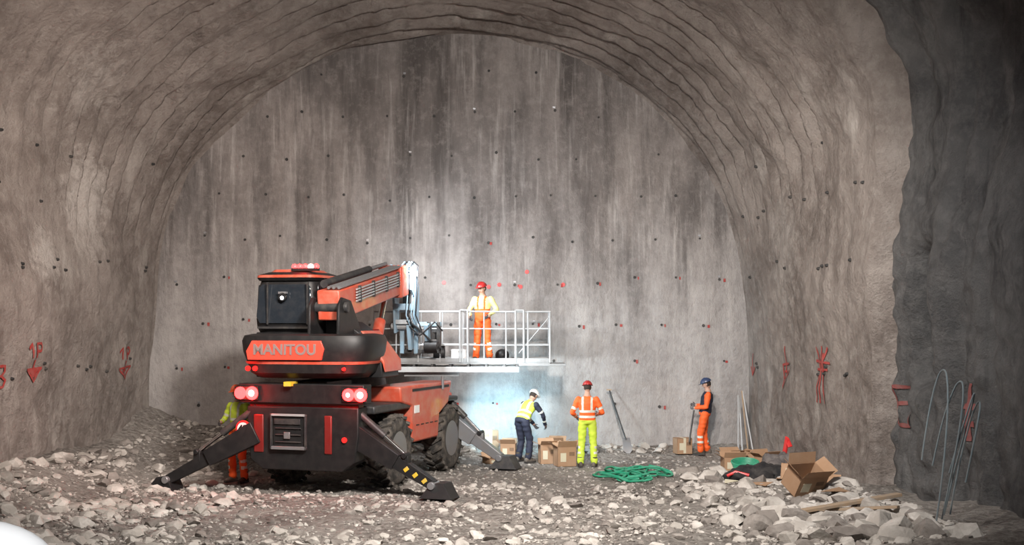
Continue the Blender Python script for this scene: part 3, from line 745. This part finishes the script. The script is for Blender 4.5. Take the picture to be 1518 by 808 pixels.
        for k,(o,l) in enumerate([(.032,.070),(.011,.080),(-.011,.074),(-.031,.058)]):
            b0_=w+d*.088+sd*o; p1=b0_+(d*.85+inn*.35).normalized()*l*.45; p2=p1+(d*.4+inn*.9).normalized()*l*.32; p3=p2+(d*-.1+inn).normalized()*l*.25
            out.tube([b0_,p1,p2,p3],[.0095,.009,.0085,.007],glove,7)
        b0_=w+d*.03+sd*.032; p1=b0_+(d*.6+sd*.8).normalized()*.035; p2=p1+(d*.8+inn*.5+sd*.2).normalized()*.032
        out.tube([b0_-sd*.012,b0_,p1,p2],[.012,.013,.011,.008],glove,7)
    # head
    HR=Matrix.Rotation(headR[0],3,'Z')@Matrix.Rotation(headR[1],3,'X'); hc=P['head']
    def fshape(p):
        if p.z<0: k=1+p.z*1.9; p.x*=max(.62,k+.05); 
        if p.y>0.05: p.y=0.05+(p.y-.05)*.75
        return p
    out.sphere(hc,(.076,.097,.118),SKIN,HR,20,14,fn=fshape)
    H=lambda p: hc+HR@V(p)
    out.add([H((-.012,.085,.02)),H((.012,.085,.02)),H((.018,.085,-.028)),H((-.018,.085,-.028)),H((0,.116,-.022)),H((0,.09,.022))],[(0,3,4),(1,4,2),(3,2,4),(0,4,5),(1,5,4)],SKIN)
    for sx in(-1,1):
        out.sphere(H((sx*.030,.083,.012)),(.012,.008,.007),EYE,HR,8,6)
        out.sphere(H((sx*.077,-.005,-.005)),(.010,.019,.030),SKIN,HR,8,6)
        out.box(H((sx*.030,.087,.030)),(.026,.008,.005),HAIR,HR)
    out.box(H((0,.083,-.056)),(.040,.010,.007),mat('lips',(.35,.12,.10),.5,dirt=0),HR)
    out.sphere(H((0,-.018,.005)),(.082,.092,.105),HAIR,HR,16,10,fn=lambda p: V((p.x,min(p.y,.035),max(p.z,-.06))))
    # helmet
    out.sphere(H((0,-.005,.045)),(.108,.132,.105),helmet,HR,24,8,0.0,.5)
    out.sphere(H((0,.01,.045)),(.120,.150,.012),helmet,HR,24,6)
    out.sphere(H((0,.085,.043)),(.085,.095,.010),helmet,HR,20,6)
    for sx in(-.03,0,.03):
        out.tube([H((sx,-.10,.095)),H((sx,-.06,.133)),H((sx,0,.153)),H((sx,.06,.133)),H((sx,.10,.095))],.008,helmet,6)
    me=bpy.data.meshes.new(name); me.from_pydata([tuple(v) for v in out.v],[],out.f)
    for m in out.mats: me.materials.append(m)
    me.polygons.foreach_set('material_index',out.m); me.polygons.foreach_set('use_smooth',[True]*len(me.polygons))
    bm=bmesh.new(); bm.from_mesh(me); bmesh.ops.recalc_face_normals(bm,faces=bm.faces); bm.to_mesh(me); bm.free()
    me.set_sharp_from_angle(angle=math.radians(55)); me.update()
    o=bpy.data.objects.new(name,me); col.objects.link(o); o.location=loc; o.rotation_euler=(0,0,yaw)
    return o
rad=math.radians
person('construction_worker',(-.66,30.3,2.24),rad(165),dict(ell=(-.33,-.02,1.17),elr=(.31,.02,1.15),wrl=(-.20,.20,1.03),wrr=(.22,.25,1.0),head=(0,.06,1.64),anl=(-.16,-.02,.10),anr=(.16,-.02,.10)),PYL,ORG,HRED,bib=ORG,bands=False,headR=(-.5,-.25))
person('construction_worker',(.30,30.0,G(.3,30.0)),rad(-40),dict(pelvis=(0,-.12,.93),neck=(0,.18,1.33),head=(0,.29,1.46),shl=(-.18,.15,1.27),shr=(.18,.15,1.27),ell=(-.23,.30,1.02),elr=(.26,.30,1.03),wrl=(-.14,.46,.80),wrr=(.18,.48,.80),hil=(-.095,-.12,.88),hir=(.095,-.12,.88),knl=(-.13,.02,.48),knr=(.13,.0,.48),anl=(-.15,-.06,.10),anr=(.15,-.08,.10)),NAV,NAV,HWHT,vest=YLW,sleeve=NAV,bands=True,headR=(0,-.6),bandlow=False)
person('construction_worker',(1.62,29.0,G(1.62,29.0)),rad(-6),dict(ell=(-.31,-.02,1.13),elr=(.31,-.02,1.13),wrl=(-.24,.20,1.02),wrr=(.2,.24,1.08),head=(0,.05,1.645)),ORG,YLW,HRED,headR=(.1,-.2),hgt=1.04)
person('construction_worker',(4.42,30.9,G(4.42,30.9)),rad(80),dict(pelvis=(0,0,.95),neck=(0,-.07,1.44),head=(0,-.03,1.61),shl=(-.18,-.08,1.38),shr=(.18,-.08,1.38),ell=(-.24,-.04,1.10),elr=(.24,-.04,1.10),wrl=(-.14,.22,1.08),wrr=(.14,.22,1.12),anl=(-.13,.10,.10),anr=(.14,-.04,.10),knl=(-.11,.1,.5)),ORG,ORG,HBLU,vest=NAV,sleeve=ORG,bands=False,headR=(0,-.35),hgt=1.0)
person('construction_worker',(-5.38,26.5,G(-5.38,26.5)+.0),rad(150),dict(ell=(-.30,.02,1.15),elr=(.30,.02,1.15),wrl=(-.2,.25,1.1),wrr=(.2,.25,1.1)),YLW,ORG,HORG,headR=(-.3,-.2),hgt=1.08)

# ------------------------------------------------------------ cartons and site clutter
def carton(x,y,yaw,sx,sy,sz,tilt=0,z=None,open_=True):
    mb=MB(); t=.008
    mb.box2((-sx/2,-sy/2,0),(sx/2,sy/2,t),CARDI)
    mb.box2((-sx/2,-sy/2,0),(sx/2,-sy/2+t,sz),CARD); mb.box2((-sx/2,sy/2-t,0),(sx/2,sy/2,sz),CARD)
    mb.box2((-sx/2,-sy/2,0),(-sx/2+t,sy/2,sz),CARD); mb.box2((sx/2-t,-sy/2,0),(sx/2,sy/2,sz),CARD)
    if open_:
        for s in(-1,1):
            a=random.uniform(.3,1.1); f=sy*.45
            mb.prism([(-sx/2,s*sy/2,sz),(sx/2,s*sy/2,sz),(sx/2,s*(sy/2+f*math.sin(a)),sz+f*math.cos(a)),(-sx/2,s*(sy/2+f*math.sin(a)),sz+f*math.cos(a))],(0,0,.008),CARD)
            a=random.uniform(.6,1.6)
            mb.prism([(s*sx/2,-sy/2,sz),(s*sx/2,sy/2,sz),(s*(sx/2+f*math.sin(a)),sy/2,sz+f*math.cos(a)),(s*(sx/2+f*math.sin(a)),-sy/2,sz+f*math.cos(a))],(0,0,.008),CARD)
    else:
        mb.box2((-sx/2,-sy/2,sz-t),(sx/2,sy/2,sz),CARD); mb.box2((-.03,-sy/2-.002,0.02),(.03,sy/2+.002,sz+.003),LABEL)
    mb.box2((-sx*.35,-sy/2-.004,sz*.25),(-sx*.05,-sy/2-.001,sz*.7),LABEL)
    mb.box2((sx*.12,-sy/2-.004,sz*.55),(sx*.4,-sy/2-.001,sz*.75),CARDI)
    o=mb.build('cardboard_box',None,(x,y,(G(x,y) if z is None else z)),yaw,smooth=0); o.rotation_euler=(tilt,0,yaw); return o
carton(-.50,31.05,.1,.36,.3,.5,open_=False); carton(-.08,30.45,-.1,.34,.3,.34)
carton(.78,29.8,.15,.36,.32,.42); carton(1.0,30.6,-.2,.4,.3,.36); carton(1.15,29.35,.25,.42,.34,.42)
carton(3.90,30.85,.2,.36,.32,.36,open_=False); carton(-.45,29.9,.6,.3,.3,.12)
carton(4.75,28.8,.3,.45,.35,.34); carton(5.15,28.5,-.3,.5,.36,.38,open_=False); carton(4.60,28.1,.1,.45,.3,.30); carton(5.25,27.9,.5,.4,.3,.3)
carton(5.05,23.6,.5,.60,.42,.40,tilt=.55,z=G(5.05,23.6)+.10); carton(5.25,24.7,-.4,.6,.4,.30,tilt=-.3,z=G(5.25,24.7)+.12,open_=False); carton(5.65,24.2,1.1,.5,.35,.06)
# loose packaging sheets
mb=MB()
for x,y,a,s in((4.5,24.6,.4,.32),(5.5,22.9,1.2,.36),(4.1,25.2,2.0,.22),(5.2,25.6,.7,.30),(5.5,25.2,.1,.26)):
    z=G(x,y)+.10; c,sn=math.cos(a)*s,math.sin(a)*s
    mb.prism([(x+c,y+sn,z+.03),(x-sn*.7,y+c*.7,z-.01),(x-c,y-sn,z+.05),(x+sn*.7,y-c*.7,z)],(0,0,.008),LABEL if s<.28 else CARD)
mb.build('packaging_scraps',smooth=0)
# green hose tangle
mb=MB()
for k in range(20):
    cx_=2.45+max(-.6,min(.6,random.gauss(0,.36))); cy_=27.2+max(-.9,min(.9,random.gauss(0,.55))); a=random.uniform(.10,.30); b=random.uniform(.2,.5); ph=random.uniform(0,6); ln=random.choice([3.2,4.5,6.2])
    zz=random.uniform(0,.09); P=[]
    for i in range(24):
        t=ph+i/23*ln; x=cx_+a*math.cos(t)*1.5+.07*math.sin(3*t+k); y=cy_+b*math.sin(t); P.append((x,y,G(x,y)+.03+zz*(1+math.sin(1.7*t+k))))
    mb.tube(P,.021,GREEN,6)
mb.build('green_hose_tangle')
mb=MB()
for k in range(9):
    a=.2+.01*k; P=[(4.75+a*math.cos(t/18*6.283),27.5+a*.7*math.sin(t/18*6.283),G(4.75,27.5)+.08+.025*k+.06*math.sin(t/18*6.283)) for t in range(19)]; mb.tube(P,.014,GREEN,6)
mb.build('green_cable_coil')
def heap(name,x,y,r,m,seed):
    mb=MB()
    def fn(p):
        n=1+.34*noise.noise(p*4+V((seed,0,0)))+.2*noise.noise(p*10+V((seed,3,0))); q=V((p.x*n,p.y*n,p.z*n)); q.z=max(q.z,-.10); return q
    mb.sphere((x,y,G(x,y)+.07),r,m,None,36,20,fn=fn); return mb.build(name,smooth=50)
heap('black_tarpaulin',4.88,26.2,(.66,.42,.30),FAB,1); heap('grey_sack',5.35,27.1,(.42,.34,.42),mat('grey_sackcloth',(.10,.09,.09),.9,bump=.4),5)
mb=MB(); mb.tube([(4.15,26.0,.18),(4.3,25.95,.26),(4.55,25.9,.2)],.03,SIGNR,8); mb.tube([(5.55,27.5,.42),(5.60,27.45,.78),(5.65,27.4,.6)],.05,SIGNR,8); mb.build('red_lashing_strap')
mb=MB(); 
mb.beam((4.4,20.9,.22),(6.2,21.6,.40),.16,.05,WOOD); mb.beam((4.7,21.5,.16),(5.9,20.6,.34),.12,.04,WOOD)
mb.build('timber_plank',bevel=.005)
mb=MB(); mb.cyl((2.28,31.55,1.52),(2.62,31.0,.42),.018,.018,DGY,8); mb.prism([(2.55,31.03,.45),(2.71,31.03,.45),(2.76,30.9,.2),(2.70,30.85,.12),(2.62,30.85,.12),(2.54,30.9,.2)],(0,.012,.01),GRY)
mb.box((2.27,31.56,1.54),(.12,.03,.03),WOOD); mb.build('shovel')
mb=MB()
for x0,x1 in((5.20,5.22),(5.33,5.28),(5.10,5.20),(5.45,5.30)):
    mb.tube([(x0,30.4,.12),((x0+x1)/2,30.7,.8),(x1,31.0,1.35+random.uniform(-.2,.2))],.018,LGY if x0!=5.33 else WOOD,7)
mb.build('steel_bars')
mb=MB(); mb.cyl((4.02,30.6,.40),(4.14,30.7,1.12),.02,.02,DGY,8); mb.build('drill_rod')
# hoses hanging by the near-right side wall
mb=MB()
for k in range(4):
    P=[]; x0=6.25-.05*k
    for i in range(26):
        t=i/25; yy=18.9+.35*math.cos(t*3.6+k)+.12*k
        P.append((x0+.25*math.sin(t*3.14)-.05*k, yy, G(x0,yy)+.05+(1.85+.12*k)*math.sin(math.pi*(t*.85+.02))))
    mb.tube(P,.013,HOSE,6)
mb.build('hanging_hose')
# photographer's vehicle mirror (white housing at lower left)
mb=MB()
mb.sphere((-1.15,2.9,2.68),(.185,.09,.125),WHT,None,32,18,fn=lambda p:V((p.x,p.y if p.y<0 else p.y*.6,p.z)))
mb.tube([(-1.25,2.85,2.60),(-1.5,2.5,2.5),(-1.7,2.2,2.4)],.035,BLK,10)
mb.build('vehicle_wing_mirror')

# ------------------------------------------------------------ lights
def area(name,loc,tgt,size,power,c,spread=180):
    l=bpy.data.lights.new(name,'AREA'); l.shape='DISK'; l.size=size; l.energy=power; l.color=c; l.spread=rad(spread)
    o=bpy.data.objects.new(name,l); col.objects.link(o); o.location=loc; o.rotation_euler=(V(tgt)-V(loc)).to_track_quat('-Z','Y').to_euler(); return o
def spot(name,loc,tgt,ang,power,c,r=.1,blend=.8):
    l=bpy.data.lights.new(name,'SPOT'); l.spot_size=rad(ang); l.spot_blend=blend; l.energy=power; l.color=c; l.shadow_soft_size=r
    o=bpy.data.objects.new(name,l); col.objects.link(o); o.location=loc; o.rotation_euler=(V(tgt)-V(loc)).to_track_quat('-Z','Y').to_euler(); return o
spot('floodlight_left',(-3.0,19.0,7.2),(-8.9,27.5,3.6),95,2700,(1,.85,.75),.25,1)
spot('floodlight_right',(.5,20.0,7.4),(5.9,28.6,3.2),75,2400,(1,.91,.84),.25,1)
area('floodlight_main',(1.0,15,8.2),(-1.0,29,0.0),1.0,950,(1,.93,.87),120)
spot('floodlight_ground',(0,14,8),(-.5,21.8,0),88,2300,(1,.94,.88),.3,1)
spot('fill_cool',(2.5,14,6.5),(7.0,22,3.0),70,360,(.70,.83,1.0),.3,1)  # added fill spot, lifts the near-right wall the floodlights miss
spot('work_light_low',(-1.0,30.6,.95),(.35,31.75,.85),130,210,(.38,.78,1.0),.06,.8)
spot('work_light_low_floor',(.1,30.9,1.55),(.1,31.7,.7),120,60,(.38,.78,1.0),.1,1)
spot('work_light_boom_head',(-2.0,28.6,4.5),(-.2,31.75,3.4),165,620,(.92,.96,1.0),.2,1)
spot('work_light_low_wide',(-.4,28.2,1.9),(1.1,31.7,1.4),120,400,(.85,.95,1.0),.2,1)
pl=bpy.data.lights.new('mirror_fill','POINT'); pl.energy=180; pl.shadow_soft_size=.1; po=bpy.data.objects.new('mirror_fill',pl); col.objects.link(po); po.location=(-.5,1.4,3.9)  # unseen point light added to brighten the white mirror
w=bpy.data.worlds.new('w'); bpy.context.scene.world=w; w.use_nodes=True
w.node_tree.nodes['Background'].inputs[0].default_value=(.55,.60,.68,1); w.node_tree.nodes['Background'].inputs[1].default_value=.20
bpy.context.scene.view_settings.view_transform='Standard'

# ------------------------------------------------------------ camera
cd=bpy.data.cameras.new('camera'); cam=bpy.data.objects.new('camera',cd); col.objects.link(cam)
cam.location=(0,0,3.24); cam.rotation_euler=(math.pi/2,0,0); cd.sensor_width=36; cd.lens=36*2000/1518; cd.shift_y=66/1518; cd.clip_end=200
bpy.context.scene.camera=cam
